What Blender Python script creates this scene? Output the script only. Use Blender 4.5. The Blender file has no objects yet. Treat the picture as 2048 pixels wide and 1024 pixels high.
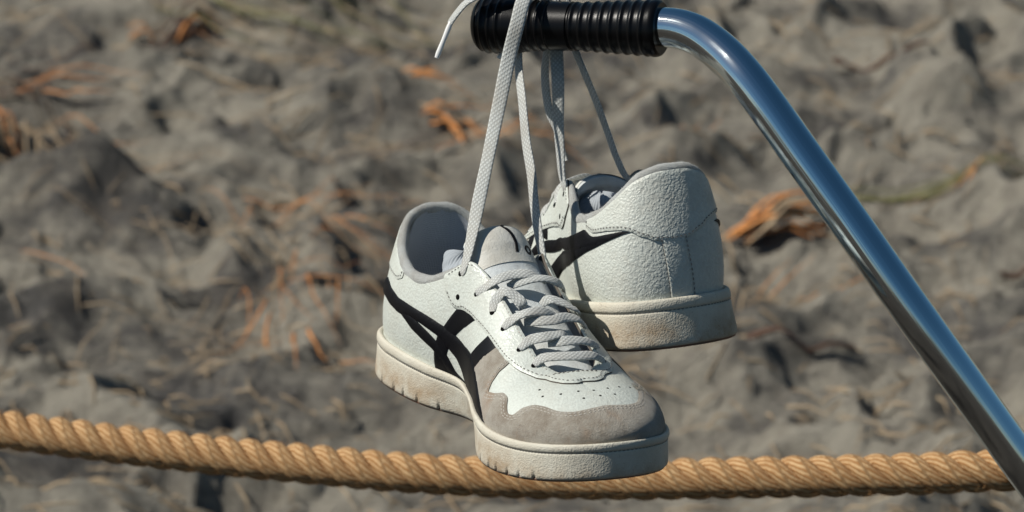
import bpy, bmesh, math, random
import numpy as np
from mathutils import Vector, Matrix
from mathutils.bvhtree import BVHTree
from mathutils.geometry import delaunay_2d_cdt

random.seed(7); RNG = np.random.RandomState(11)
SC = bpy.context.scene
COL = SC.collection
rad = math.radians

# ------------------------------------------------------------------ camera, sky, sun, exposure
CAM_H = 1.5; PITCH = 20.0
CW = Matrix.Translation((0, 0, CAM_H)) @ Matrix.Rotation(rad(90 - PITCH), 4, 'X')
cd = bpy.data.cameras.new('camera'); cam = bpy.data.objects.new('camera', cd); COL.objects.link(cam)
cam.matrix_world = CW
FPX = 7171.3                      # focal length in pixels of a 2048 px wide frame
cd.sensor_width = 36.0; cd.lens = FPX / 2048 * 36.0
cd.clip_start = 0.05; cd.clip_end = 2000
cd.dof.use_dof = True; cd.dof.focus_distance = 2.03; cd.dof.aperture_fstop = 12.5; cd.dof.aperture_blades = 7
SC.camera = cam

SUN_EL = 46.5; SUN_AZ = -95.5    # azimuth clockwise from +Y (camera looks along +Y): from the left, a little towards the camera
sdir = Vector((math.sin(rad(SUN_AZ)) * math.cos(rad(SUN_EL)), math.cos(rad(SUN_AZ)) * math.cos(rad(SUN_EL)), math.sin(rad(SUN_EL))))
w = bpy.data.worlds.new('World'); SC.world = w; w.use_nodes = True
nt = w.node_tree; nt.nodes.clear()
sky = nt.nodes.new('ShaderNodeTexSky'); sky.sky_type = 'NISHITA'; sky.sun_disc = False
sky.sun_elevation = rad(SUN_EL); sky.sun_rotation = rad(SUN_AZ); sky.air_density = 1.0; sky.dust_density = 0.8; sky.ozone_density = 1.5; sky.altitude = 800
bg = nt.nodes.new('ShaderNodeBackground'); bg.inputs[1].default_value = 0.05
wo = nt.nodes.new('ShaderNodeOutputWorld'); hs = nt.nodes.new('ShaderNodeHueSaturation'); hs.inputs['Hue'].default_value = .488; hs.inputs['Saturation'].default_value = 1.2; nt.links.new(sky.outputs[0], hs.inputs['Color']); nt.links.new(hs.outputs[0], bg.inputs[0]); nt.links.new(bg.outputs[0], wo.inputs[0])
sl = bpy.data.lights.new('sun', 'SUN'); sl.energy = 5.0; sl.angle = rad(0.53); sl.color = (1.0, 0.955, 0.87)
so = bpy.data.objects.new('sun', sl); COL.objects.link(so); so.location = (-3, -2, 6)
so.rotation_euler = sdir.to_track_quat('Z', 'Y').to_euler()
SC.view_settings.view_transform = 'Standard'; SC.view_settings.look = 'None'; SC.view_settings.gamma = 1.0
SC.view_settings.exposure = -0.06; SC.view_settings.use_curve_mapping = False
SC.render.engine = 'CYCLES'; SC.cycles.use_denoising = True
SC.cycles.max_bounces = 6; SC.cycles.sample_clamp_indirect = 4

# ------------------------------------------------------------------ helpers
def obj(name, verts, faces, mat=None, parent=None, smooth=True, uvs=None, autosmooth=None):
    me = bpy.data.meshes.new(name)
    me.from_pydata([tuple(map(float, v)) for v in verts], [], [tuple(int(i) for i in f) for f in faces])
    if smooth: me.polygons.foreach_set('use_smooth', [True] * len(me.polygons))
    if uvs is not None:
        ul = me.uv_layers.new(name='UVMap'); li = np.empty(len(me.loops), int); me.loops.foreach_get('vertex_index', li)
        ul.data.foreach_set('uv', np.asarray(uvs, float)[li].ravel())
    if autosmooth is not None:
        me.update(); me.set_sharp_from_angle(angle=rad(autosmooth))
    me.update()
    o = bpy.data.objects.new(name, me); COL.objects.link(o)
    if mat: me.materials.append(mat)
    if parent: o.parent = parent
    return o
def empty(name, label, cat, group=None):
    o = bpy.data.objects.new(name, None); COL.objects.link(o); o.empty_display_size = .02
    o['label'] = label; o['category'] = cat
    if group: o['group'] = group
    return o
def herm(xs, ys, periodic=False):
    xs = np.asarray(xs, float); ys = np.asarray(ys, float)
    if ys.ndim == 1: ys = ys[:, None]
    n = len(xs); m = np.zeros_like(ys); h = np.diff(xs); d = np.diff(ys, axis=0) / h[:, None]
    m[1:-1] = (d[:-1] * h[1:, None] + d[1:] * h[:-1, None]) / (h[1:] + h[:-1])[:, None]; m[0] = d[0]; m[-1] = d[-1]
    if periodic: m[0] = m[-1] = (d[0] * h[-1] + d[-1] * h[0]) / (h[0] + h[-1])
    def f(x):
        x = np.asarray(x, float); i = np.clip(np.searchsorted(xs, x, side='right') - 1, 0, n - 2)
        t = ((x - xs[i]) / h[i])[..., None]; hh = h[i][..., None]
        return (2*t**3 - 3*t**2 + 1) * ys[i] + (t**3 - 2*t**2 + t) * hh * m[i] + (-2*t**3 + 3*t**2) * ys[i+1] + (t**3 - t**2) * hh * m[i+1]
    return f
def spline(pts, step):
    pts = np.asarray(pts, float); d = np.r_[0, np.cumsum(np.linalg.norm(np.diff(pts[:, :3], axis=0), axis=1))]
    f = herm(d, pts); n = max(4, int(d[-1] / step)); return f(np.linspace(0, d[-1], n + 1)), np.linspace(0, d[-1], n + 1)
def grid_faces(nu, nv, closed_u=False, closed_v=False, flip=False):
    F = []
    for i in range(nu if closed_u else nu - 1):
        for j in range(nv if closed_v else nv - 1):
            a = i * nv + j; b = ((i + 1) % nu) * nv + j; c = ((i + 1) % nu) * nv + (j + 1) % nv; d = i * nv + (j + 1) % nv
            F.append((a, d, c, b) if flip else (a, b, c, d))
    return F
def norm(v): return v / (np.linalg.norm(v, axis=-1, keepdims=True) + 1e-12)

# ------------------------------------------------------------------ materials
def mat(name, base, rough=.5, metal=0., spec=.5):
    m = bpy.data.materials.new(name); m.use_nodes = True; n = m.node_tree
    b = n.nodes['Principled BSDF']; b.inputs['Base Color'].default_value = (*base, 1); b.inputs['Roughness'].default_value = rough
    b.inputs['Metallic'].default_value = metal; b.inputs['Specular IOR Level'].default_value = spec
    return m, n, b
def nd(n, t, **kw):
    x = n.nodes.new(t)
    for k, v in kw.items():
        if k in ('sc', 'det', 'ro'): x.inputs[{'sc': 'Scale', 'det': 'Detail', 'ro': 'Roughness'}[k]].default_value = v
        else: setattr(x, k, v)
    return x
def noise(n, sc, det=4, ro=.6, coord='Object', stretch=None):
    tc = nd(n, 'ShaderNodeTexCoord'); x = nd(n, 'ShaderNodeTexNoise', sc=sc, det=det, ro=ro)
    if stretch:
        mp = nd(n, 'ShaderNodeMapping'); mp.inputs['Scale'].default_value = stretch; n.links.new(tc.outputs[coord], mp.inputs[0]); n.links.new(mp.outputs[0], x.inputs['Vector'])
    else: n.links.new(tc.outputs[coord], x.inputs['Vector'])
    return x.outputs[0]
def voro(n, sc, feature='F1', coord='Object', smooth=.5, dist=0.):
    tc = nd(n, 'ShaderNodeTexCoord'); v = nd(n, 'ShaderNodeTexVoronoi', sc=sc); v.feature = feature
    if feature == 'SMOOTH_F1': v.inputs['Smoothness'].default_value = smooth
    src = tc.outputs[coord]
    if dist:
        nz = nd(n, 'ShaderNodeTexNoise', sc=sc * .5, det=2); n.links.new(src, nz.inputs['Vector'])
        a = nd(n, 'ShaderNodeVectorMath', operation='MULTIPLY_ADD'); a.inputs[1].default_value = (dist / sc,) * 3
        n.links.new(nz.outputs['Color'], a.inputs[0]); n.links.new(src, a.inputs[2]); src = a.outputs[0]
    n.links.new(src, v.inputs['Vector']); return v.outputs['Distance']
def ramp(n, src, stops):
    r = nd(n, 'ShaderNodeValToRGB'); e = r.color_ramp.elements
    while len(e) < len(stops): e.new(.5)
    for k, (p, c) in enumerate(stops):
        e[k].position = p; e[k].color = (*c, 1) if isinstance(c, tuple) else (c, c, c, 1)
    n.links.new(src, r.inputs[0]); return r.outputs[0]
def math_(n, op, a, b=None, c=None):
    x = nd(n, 'ShaderNodeMath', operation=op)
    for k, v in enumerate((a, b, c)):
        if v is None: continue
        if isinstance(v, (int, float)): x.inputs[k].default_value = v
        else: n.links.new(v, x.inputs[k])
    return x.outputs[0]
def mixc(n, fac, a, b, mode='MIX'):
    x = nd(n, 'ShaderNodeMix', data_type='RGBA', blend_type=mode)
    for k, v in ((0, fac), (6, a), (7, b)):
        if isinstance(v, (int, float)): x.inputs[k].default_value = v
        elif isinstance(v, tuple): x.inputs[k].default_value = (*v, 1)
        else: n.links.new(v, x.inputs[k])
    return x.outputs[2]
def bump(n, b, src, dist, strength=1., prev=None):
    x = nd(n, 'ShaderNodeBump'); x.inputs['Strength'].default_value = strength; x.inputs['Distance'].default_value = dist
    n.links.new(src, x.inputs['Height'])
    if prev is not None: n.links.new(prev, x.inputs['Normal'])
    n.links.new(x.outputs[0], b.inputs['Normal']); return x.outputs[0]

M = {}
def leather(name, base, grain, rough=.42, dirt=.25):
    m, n, b = mat(name, base, rough, spec=.45)
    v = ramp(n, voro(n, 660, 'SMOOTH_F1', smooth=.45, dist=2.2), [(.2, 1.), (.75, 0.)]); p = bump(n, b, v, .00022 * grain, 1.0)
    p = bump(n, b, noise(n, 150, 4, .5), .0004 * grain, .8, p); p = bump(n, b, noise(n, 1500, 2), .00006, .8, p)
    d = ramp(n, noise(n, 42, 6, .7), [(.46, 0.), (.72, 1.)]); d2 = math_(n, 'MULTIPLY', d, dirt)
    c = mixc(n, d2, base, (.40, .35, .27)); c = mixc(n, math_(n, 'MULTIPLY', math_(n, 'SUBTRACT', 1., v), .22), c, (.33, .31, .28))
    n.links.new(c, b.inputs['Base Color']); n.links.new(ramp(n, noise(n, 60, 3), [(.3, rough - .06), (.7, rough + .12)]), b.inputs['Roughness'])
    return m
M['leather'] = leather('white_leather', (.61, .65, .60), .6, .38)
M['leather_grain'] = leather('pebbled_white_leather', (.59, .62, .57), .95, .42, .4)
M['black'] = mat('black_synthetic', (.0025, .0025, .004), .5, spec=.22)[0]
n_ = M['black'].node_tree; bump(n_, n_.nodes['Principled BSDF'], noise(n_, 900, 3), .00012, .7)
m, n, b = mat('grey_suede', (.33, .285, .235), .95, spec=.1); M['suede'] = m
c = mixc(n, ramp(n, noise(n, 70, 5, .7), [(.4, 0.), (.7, 1.)]), (.43, .395, .335), (.25, .205, .155)); n.links.new(mixc(n, math_(n, 'MULTIPLY', ramp(n, noise(n, 38, 3), [(.58, 0.), (.7, 1.)]), .5), c, (.33, .19, .10)), b.inputs['Base Color'])
b.inputs['Sheen Weight'].default_value = .3; bump(n, b, noise(n, 800, 4, .85), .0012, 1.)
m, n, b = mat('midsole_rubber', (.62, .58, .49), .62, spec=.3); M['rubber'] = m
tz = nd(n, 'ShaderNodeTexCoord'); sz_ = nd(n, 'ShaderNodeSeparateXYZ'); n.links.new(tz.outputs['Object'], sz_.inputs[0])
lowe = ramp(n, math_(n, 'SUBTRACT', math_(n, 'MULTIPLY', sz_.outputs[2], 40.), math_(n, 'MULTIPLY', noise(n, 45, 5), .6)), [(.0, 1.), (.42, .25)])
st = math_(n, 'MULTIPLY', ramp(n, noise(n, 34, 7, .7), [(.38, 0.), (.62, 1.)]), lowe); sp = ramp(n, noise(n, 420, 3, .7), [(.60, 0.), (.72, 1.)])
c = mixc(n, math_(n, 'MULTIPLY', st, .9), (.61, .585, .495), (.36, .265, .17)); c = mixc(n, math_(n, 'MULTIPLY', sp, .35), c, (.2, .13, .08)); n.links.new(c, b.inputs['Base Color'])
p = bump(n, b, voro(n, 1000, 'SMOOTH_F1', smooth=.6, dist=1.5), .0003, .8); bump(n, b, noise(n, 1300, 3), .00015, .8, p)
m, n, b = mat('gum_outsole', (.2, .11, .07), .7); M['gum'] = m
n.links.new(mixc(n, ramp(n, noise(n, 60, 5), [(.4, 0.), (.65, 1.)]), (.24, .12, .075), (.15, .12, .09)), b.inputs['Base Color'])
m, n, b = mat('grey_terry_lining', (.36, .385, .40), .95, spec=.1); M['lining'] = m; b.inputs['Sheen Weight'].default_value = .35
bump(n, b, noise(n, 1100, 3, .8), .0009, 1.); n.links.new(mixc(n, ramp(n, noise(n, 60, 5), [(.4, 0.), (.7, 1.)]), (.46, .475, .46), (.35, .34, .31)), b.inputs['Base Color'])
m, n, b = mat('knit_lining', (.42, .45, .49), .9, spec=.1); M['knit'] = m
tc = nd(n, 'ShaderNodeTexCoord'); sx = nd(n, 'ShaderNodeSeparateXYZ'); n.links.new(tc.outputs['UV'], sx.inputs[0])
w1 = math_(n, 'SINE', math_(n, 'MULTIPLY', sx.outputs[0], 2 * math.pi * 240)); w2 = math_(n, 'SINE', math_(n, 'MULTIPLY', sx.outputs[1], 2 * math.pi * 60)); bump(n, b, math_(n, 'ADD', w1, w2), .00012, .7)
m, n, b = mat('lace_cotton', (.55, .56, .53), .88, spec=.2); M['lace'] = m; b.inputs['Sheen Weight'].default_value = .25
tc = nd(n, 'ShaderNodeTexCoord'); sx = nd(n, 'ShaderNodeSeparateXYZ'); n.links.new(tc.outputs['UV'], sx.inputs[0])
cols = math_(n, 'MULTIPLY', sx.outputs[1], 6.0); tri = math_(n, 'ABSOLUTE', math_(n, 'SUBTRACT', math_(n, 'FRACT', cols), .5))
par = math_(n, 'FLOOR', cols); ph = math_(n, 'ADD', math_(n, 'MULTIPLY', sx.outputs[0], 1 / .0030), math_(n, 'ADD', math_(n, 'MULTIPLY', tri, .5), math_(n, 'MULTIPLY', par, .5)))
wv = math_(n, 'SINE', math_(n, 'MULTIPLY', ph, 2 * math.pi)); edge = math_(n, 'MULTIPLY', math_(n, 'POWER', math_(n, 'MULTIPLY', tri, 2.), 4.), -1.2)
hh = math_(n, 'ADD', wv, edge); p = bump(n, b, hh, .00009, 1.); bump(n, b, noise(n, 1600, 3, .8), .0003, .8, p)
c = mixc(n, ramp(n, hh, [(0., 1.), (.45, 0.)]), (.64, .66, .64), (.44, .45, .43)); c = mixc(n, math_(n, 'MULTIPLY', ramp(n, noise(n, 50, 5), [(.45, 0.), (.7, 1.)]), .4), c, (.36, .32, .26)); n.links.new(c, b.inputs['Base Color'])
M['cloth'] = mat('ribbed_cotton', (.34, .37, .40), .9)[0]
M['thread'] = mat('grey_thread', (.16, .15, .14), .8)[0]
M['thread_light'] = mat('pale_thread', (.50, .47, .42), .8)[0]
M['cut'] = mat('raw_cut_edge', (.10, .085, .07), .9)[0]
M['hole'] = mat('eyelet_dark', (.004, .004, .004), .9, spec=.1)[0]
m, n, b = mat('tongue_canvas', (.52, .545, .55), .85, spec=.15); M['tongue'] = m
n.links.new(mixc(n, ramp(n, noise(n, 55, 5), [(.4, 0.), (.7, 1.)]), (.62, .66, .67), (.50, .50, .47)), b.inputs['Base Color']); p = bump(n, b, noise(n, 1400, 3, .7), .00025, 1.); bump(n, b, noise(n, 130, 3), .0012, .7, p)
m, n, b = mat('tongue_leather', (.50, .47, .41), .7, spec=.3); M['tongue_top'] = m
n.links.new(mixc(n, ramp(n, noise(n, 50, 5), [(.4, 0.), (.7, 1.)]), (.66, .655, .61), (.54, .52, .46)), b.inputs['Base Color']); bump(n, b, noise(n, 700, 4, .7), .0004, 1.)
m, n, b = mat('chrome', (.78, .86, .88), .05, 1.0); M['chrome'] = m
n.links.new(ramp(n, noise(n, 60, 6, .7), [(.3, .035), (.75, .09)]), b.inputs['Roughness'])
pp = bump(n, b, noise(n, 9, 3, .5), .00035, .6); bump(n, b, noise(n, 1, 5, .6, coord='UV', stretch=(1.0, 30, 1)), .0004, .5, pp)
spk = ramp(n, noise(n, 300, 5, .9), [(.68, 0.), (.74, 1.)]); n.links.new(mixc(n, math_(n, 'MULTIPLY', spk, .7), (.78, .86, .88), (.12, .10, .08)), b.inputs['Base Color'])
m, n, b = mat('black_grip_rubber', (.0025, .0025, .003), .32, spec=.24); M['grip'] = m
bump(n, b, noise(n, 1500, 3, .7), .00006, .8)
m, n, b = mat('aglet_plastic', (.80, .80, .78), .3); M['aglet'] = m
m, n, b = mat('hemp_rope', (.42, .25, .12), .85, spec=.15); M['rope'] = m
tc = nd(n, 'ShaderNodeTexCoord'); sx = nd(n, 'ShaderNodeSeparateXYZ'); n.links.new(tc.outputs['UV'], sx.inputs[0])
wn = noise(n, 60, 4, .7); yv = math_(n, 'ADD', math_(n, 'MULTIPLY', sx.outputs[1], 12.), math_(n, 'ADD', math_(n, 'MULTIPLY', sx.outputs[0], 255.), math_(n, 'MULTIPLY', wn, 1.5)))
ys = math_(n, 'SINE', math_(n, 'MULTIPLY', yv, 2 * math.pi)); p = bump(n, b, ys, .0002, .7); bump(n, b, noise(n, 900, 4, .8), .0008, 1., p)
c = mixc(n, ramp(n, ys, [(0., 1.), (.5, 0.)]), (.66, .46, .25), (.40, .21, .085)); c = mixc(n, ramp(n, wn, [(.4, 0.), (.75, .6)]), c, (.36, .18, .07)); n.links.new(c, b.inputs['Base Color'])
m, n, b = mat('sand', (.2, .19, .17), .95, spec=.15); M['sand'] = m
c = mixc(n, ramp(n, noise(n, 5, 8, .75, stretch=(.75, 1, 1)), [(.46, 0.), (.60, 1.)]), (.44, .405, .335), (.12, .115, .11)); c = mixc(n, ramp(n, noise(n, 22, 5, .7), [(.45, 0.), (.7, .5)]), c, (.20, .175, .145)); c = mixc(n, ramp(n, noise(n, 90, 4, .8), [(.5, 0.), (.75, .5)]), c, (.13, .115, .10)); tcs = nd(n, 'ShaderNodeTexCoord'); sxs = nd(n, 'ShaderNodeSeparateXYZ'); n.links.new(tcs.outputs['Object'], sxs.inputs[0])  # pale and dark patches: sand moisture plus painted sunlit and shaded hollows
refl_dark = math_(n, 'LESS_THAN', math_(n, 'ADD', sxs.outputs[1], noise(n, .8, 5)), 2.9)  # unseen sand around the camera darkened to dim chrome reflection and bounce light
c = mixc(n, refl_dark, c, (.075, .062, .052)); n.links.new(c, b.inputs['Base Color'])
p = bump(n, b, noise(n, 45, 8, .8), .018, 1.); bump(n, b, noise(n, 400, 4, .8), .0015, .8, p)
def straw(name, c1, c2):
    m, n, b = mat(name, c1, .65, spec=.3); n.links.new(mixc(n, ramp(n, noise(n, 35, 4, .7), [(.35, 0.), (.7, 1.)]), c1, c2), b.inputs['Base Color'])
    return m
M['orange'] = straw('orange_dry_leaf', (.74, .31, .09), (.48, .20, .07)); M['tan'] = straw('tan_straw', (.44, .34, .22), (.26, .18, .11)); M['brown'] = straw('brown_debris', (.10, .05, .03), (.05, .03, .02))
M['green'] = straw('green_stem', (.16, .17, .06), (.27, .25, .10))
# ------------------------------------------------------------------ the sneaker's last: outline, top line, sole thickness (mm)
Q = [-1.185844,-0.674377,-0.956912,-54.390130,-64.003221,-2178.658983,-1.035393,1.374150,1.603014,100.833645,-49.116941,-2008.852950,0.022,0.210,3.987,-0.072,0.080,-0.005,-0.398,-0.572,-0.513,-0.571,-0.384,0.030,0.346,0.426,-2.630,-0.208,-3.488,-0.761,-4.012,-0.775,-3.572,-0.457,-2.154,-0.024,-0.244,0.082,4.133,-0.353,0.797,-0.441,-1.313,-0.215,-1.532,-0.001,-0.220,0.021,-0.033,0.029,-0.010,-0.071,-0.052,-0.229,-0.222,-0.382,-0.532,-0.468,-0.831,-0.339,-0.738,-0.199,-0.555,-0.094,-0.377,-0.027,-0.150,0.023,0.038,0.087,0.112,0.186,0.048,0.324,-0.191,0.478,-0.683,0.611,-1.573,-0.947,-0.055,0.644,-0.777,-0.563,0.418,-0.619,-0.843,-0.686,-0.887,-0.485,-2.090,-0.512,1.401,-1.421,0.276,3.204,0.306,0.604,2.810,1.535,0.738,1.104,3.538,0.992,-0.522,5.182,2.346,-1.226,2.897,4.421,-1.006,-1.324,5.847,-0.126,-3.019,5.988,0.948,-4.529,5.100,1.214,-5.587,3.403,0.977,-4.235,1.549,0.599,-2.206,-0.268,0.197,-0.179,9.916,3.257,0.002,0.008,0.013,0.017,0.014,0.001,-0.029,-0.082,-0.160,-0.252,-0.317,-0.290,-0.207,-0.117,-0.044,0.010,0.056,0.011,0.002,0.000,0.097,-0.260,0.034,0.181,-0.522,0.068,0.222,-0.721,0.137,0.121,-0.629,0.249,-0.032,-0.438,0.437,-0.160,-0.224,0.672,-0.182,0.048,0.820,0.028,0.470,0.576,0.719,1.124,-0.846,1.489,1.929,-2.239,1.682,2.738,-1.589,1.356,2.633,-0.544,0.810,1.754,0.101,0.341,0.882,0.513,-0.005,0.172,0.672,-0.279,-0.429,0.650]
OUT = np.array([(0,0),(3,-14),(12,-25),(28,-31),(55,-33.5),(85,-32),(115,-30.5),(145,-33),(175,-40),(200,-44.5),(225,-44.5),(248,-38),(266,-26),(276,-10),
 (277,2),(270,17),(254,30),(232,39),(205,45),(175,47),(145,43),(115,38.5),(85,36),(55,34.5),(28,31),(12,25),(3,14)], float)
QT = np.array([(0,7,0,101,0),(.05,8,10,100.5,0),(.10,13,20,97,0),(.15,23,27,89,.0),(.20,37,30,80,.05),(.26,56,31,74,.1),(.32,76,29,74,.2),(.37,93,25.5,80,.35),(.41,107,22,87,.45),
 (.46,119,19,87,.5),(.52,142,17,80,.55),(.60,171,15,66,.65),(.65,189,13,59,.8),(.69,201,7,56,.95),(.73,206,1,55,1),(.85,215,0,53,1),(1.0,226,0,50,1)], float)
class Last:
    def __init__(s):
        q = np.array(Q); s.pose = [q[:6], q[6:12]]
        s.base = q[14]; s.sc = np.exp(q[15:18]); s.spr = 9 * np.exp(q[13]); s.arch = q[130]; s.x0 = 185 + q[131]
        pts = OUT + q[25:79].reshape(27, 2); pts = np.vstack([pts, pts[:1]])
        d = np.r_[0, np.cumsum(np.linalg.norm(np.diff(pts, axis=0), axis=1))]; f = herm(d, pts, True)
        qq = np.linspace(0, d[-1], 2401); p = f(qq); L = np.r_[0, np.cumsum(np.linalg.norm(np.diff(p, axis=0), axis=1))]
        k = int(np.searchsorted(qq, (d[13] + d[14]) / 2))
        s.U = np.r_[-(L[-1] - L[k:-1]) / (L[-1] - L[k]), L[:k+1] / L[k]]; s.P = np.vstack([p[k:-1], p[:k+1]])
        s.fz = herm([-20, 0, 60, 120, 180, 240, 300.], np.array([28, 28, 27, 25, 23, 21, 20.5]) + q[18:25])
        t = QT.copy(); t[:, 1:4] += q[79:130].reshape(17, 3); a = t.copy(); b = t[::-1].copy()[:-1]; b[:, 0] *= -1
        b[:, 4] += q[132:149][::-1][:-1]; b[:, 1:4] += q[149:200].reshape(17, 3)[::-1][:-1]
        a[14:, 2] = 0; b[:3, 1:] = a[14:17, 1:][::-1]; a[14:, 4] = 1; b[:3, 4] = 1; b[3, [1, 3]] = (b[3, [1, 3]] + a[13, [1, 3]]) / 2; a[:, 2] *= -1; a[0, 2] = 0
        full = np.vstack([b, a]); full[:, 2] += np.interp(np.abs(full[:, 0]), [0, .4, .7, 1], [0, 0, -2, -6]); s.q = herm(full[:, 0], full[:, 1:])
        # smoothed outward directions for the flat pattern
        uu = np.linspace(-1, 1, 801)[:-1]; nn = s.nrm(uu); ker = np.exp(-(np.arange(-130, 131) / 48.)**2); ker /= ker.sum()
        sm = np.stack([np.convolve(np.r_[nn[-130:, i], nn[:, i], nn[:130, i]], ker, 'valid') for i in (0, 1)], 1); s.nu = uu; s.ns = norm(sm)
    def P2(s, u):
        u = (np.asarray(u, float) + 1) % 2 - 1; return np.stack([np.interp(u, s.U, s.P[:, 0]), np.interp(u, s.U, s.P[:, 1])], -1)
    def spring(s, x): return s.spr * np.clip((np.asarray(x) - s.x0) / (280 - s.x0), 0, 1.4)**2
    def nrm(s, u, e=6e-3):
        tg = s.P2(u + e) - s.P2(u - e); return norm(np.stack([tg[..., 1], -tg[..., 0]], -1))
    def boff(s, u): return s.base + 2.0 * np.exp(-(((np.asarray(u) + .12) / .1)**2)) - s.arch * np.exp(-(((np.asarray(u) - .5) / .11)**2))
    def S(s, u, t):
        u, t = np.broadcast_arrays(np.asarray(u, float), np.asarray(t, float)); uw = (u + 1) % 2 - 1
        p = s.P2(uw); q = s.q(uw); pz = s.fz(p[..., 0])[..., 0] + s.spring(p[..., 0]); w = np.clip(q[..., 3], 0, 1.15); ph = t * np.pi / 2
        h = w * (1 - np.cos(ph)) + (1 - w) * t; v = w * np.sin(ph) + (1 - w) * t
        B = np.interp(np.abs(uw), [0, .1, .3, .5, .7, 1], [3.5, 3.5, 3, 3, 1.5, 1.5]) * np.sin(np.pi * np.clip(t, 0, 1)**.8); n = s.nrm(uw)
        return np.stack([p[..., 0] + (q[..., 0] - p[..., 0]) * h + n[..., 0] * B, p[..., 1] + (q[..., 1] - p[..., 1]) * h + n[..., 1] * B, pz + (q[..., 2] - pz) * v], -1) * s.sc
    def N(s, u, t, e=4e-3):
        u, t = np.broadcast_arrays(np.asarray(u, float), np.asarray(t, float))
        a = s.S(u + e, t) - s.S(u - e, t); tt = np.minimum(t + e, 1.); b = s.S(u, tt) - s.S(u, tt - 2 * e); return norm(np.cross(a, b))
    def sole(s, u, off, f):
        o = s.P2(u) + s.nrm(u) * np.asarray(off)[..., None]; return np.stack([o[..., 0], o[..., 1], s.spring(o[..., 0]) + np.asarray(f) * s.fz(o[..., 0])[..., 0]], -1) * s.sc
    def flat(s, u, t):
        u, t = np.broadcast_arrays(np.asarray(u, float), np.asarray(t, float)); uw = (u + 1) % 2 - 1
        nn = norm(np.stack([np.interp(uw, s.nu, s.ns[:, 0], period=2), np.interp(uw, s.nu, s.ns[:, 1], period=2)], -1))
        q = s.q(uw); L = np.linalg.norm(s.S(uw, 1.) - s.S(uw, 0.), axis=-1) * 1.08
        return q[..., :2] * s.sc[:2] + nn * (L * (1 - t))[..., None]
LA = Last()
# flat pattern and its twin in space
_ug = np.linspace(-1, 1, 361)[:-1]; _tg = np.linspace(-.07, 1, 47)
_U, _T = np.meshgrid(_ug, _tg, indexing='ij')
G3 = LA.S(_U, _T).reshape(-1, 3); GN = LA.N(_U, _T).reshape(-1, 3); GF = LA.flat(_U, _T).reshape(-1, 2)
_F = grid_faces(360, 47, closed_u=True); GT = np.array([(a, b, c) for a, b, c, d in _F] + [(a, c, d) for a, b, c, d in _F])
_bv = BVHTree.FromPolygons([(float(x), float(y), 0.) for x, y in GF], [tuple(map(int, f)) for f in GT])
def lift(pts):
    pos = np.empty((len(pts), 3)); nor = np.empty((len(pts), 3))
    for i, p in enumerate(pts):
        _, _, k, _ = _bv.find_nearest((float(p[0]), float(p[1]), 0.)); a, b, c = GT[k]
        A, B, C = GF[a], GF[b], GF[c]; d = (B[0]-A[0])*(C[1]-A[1]) - (C[0]-A[0])*(B[1]-A[1])
        if abs(d) < 1e-9: w = np.array([1., 0, 0])
        else:
            w1 = ((p[0]-A[0])*(C[1]-A[1]) - (C[0]-A[0])*(p[1]-A[1])) / d; w2 = ((B[0]-A[0])*(p[1]-A[1]) - (p[0]-A[0])*(B[1]-A[1])) / d
            w = np.clip([1 - w1 - w2, w1, w2], 0, 1); w /= w.sum()
        pos[i] = w @ G3[[a, b, c]]; nor[i] = w @ GN[[a, b, c]]
    return pos, norm(nor)
def resample(p, step, closed=True, sm=1.4):
    p = np.asarray(p, float); q = np.vstack([p, p[:1]]) if closed else p
    d = np.r_[0, np.cumsum(np.linalg.norm(np.diff(q, axis=0), axis=1))]; n = max(6, int(round(d[-1] / .5)))
    x = np.linspace(0, d[-1], n + 1); r = np.stack([np.interp(x, d, q[:, i]) for i in (0, 1)], 1)
    if closed: r = r[:-1]
    k = max(1, int(sm / .5 * 2)); ker = np.exp(-(np.arange(-k, k + 1) * .5 / sm)**2); ker /= ker.sum()
    ext = np.vstack([r[-k:], r, r[:k]]) if closed else np.vstack([2 * r[0] - r[k:0:-1], r, 2 * r[-1] - r[-2:-k-2:-1]])
    r = np.stack([np.convolve(ext[:, i], ker, 'valid') for i in (0, 1)], 1)
    return r[::max(1, int(step / .5))]
def inside(pts, poly):
    x, y = pts[:, 0], pts[:, 1]; c = np.zeros(len(pts), bool); x0, y0 = poly[:, 0], poly[:, 1]; x1, y1 = np.roll(x0, -1), np.roll(y0, -1)
    for a, b, e, f in zip(x0, y0, x1, y1):
        if b != f: c ^= ((b > y) != (f > y)) & (x < (e - a) * (y - b) / (f - b) + a)
    return c
CACHE = {}
def densify(uv, closed=True):
    o = []; uv = [tuple(p) for p in uv]
    for a, b in zip(uv, uv[1:] + (uv[:1] if closed else [])):
        du = b[0] - a[0]
        if du > 1: du -= 2
        if du < -1: du += 2
        n = max(1, int(max(abs(du) / .015, abs(b[1] - a[1]) / .06)))
        if abs(du) > .5 or (min(abs(a[0]), abs(b[0])) > .84 and min(a[1], b[1]) > .6): n = 1
        o += [(a[0] + du * k / n, a[1] + (b[1] - a[1]) * k / n) for k in range(n)]
    if not closed: o.append(uv[-1])
    o = np.array(o); o[:, 1] = np.maximum(o[:, 1], -.06); return o
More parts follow.
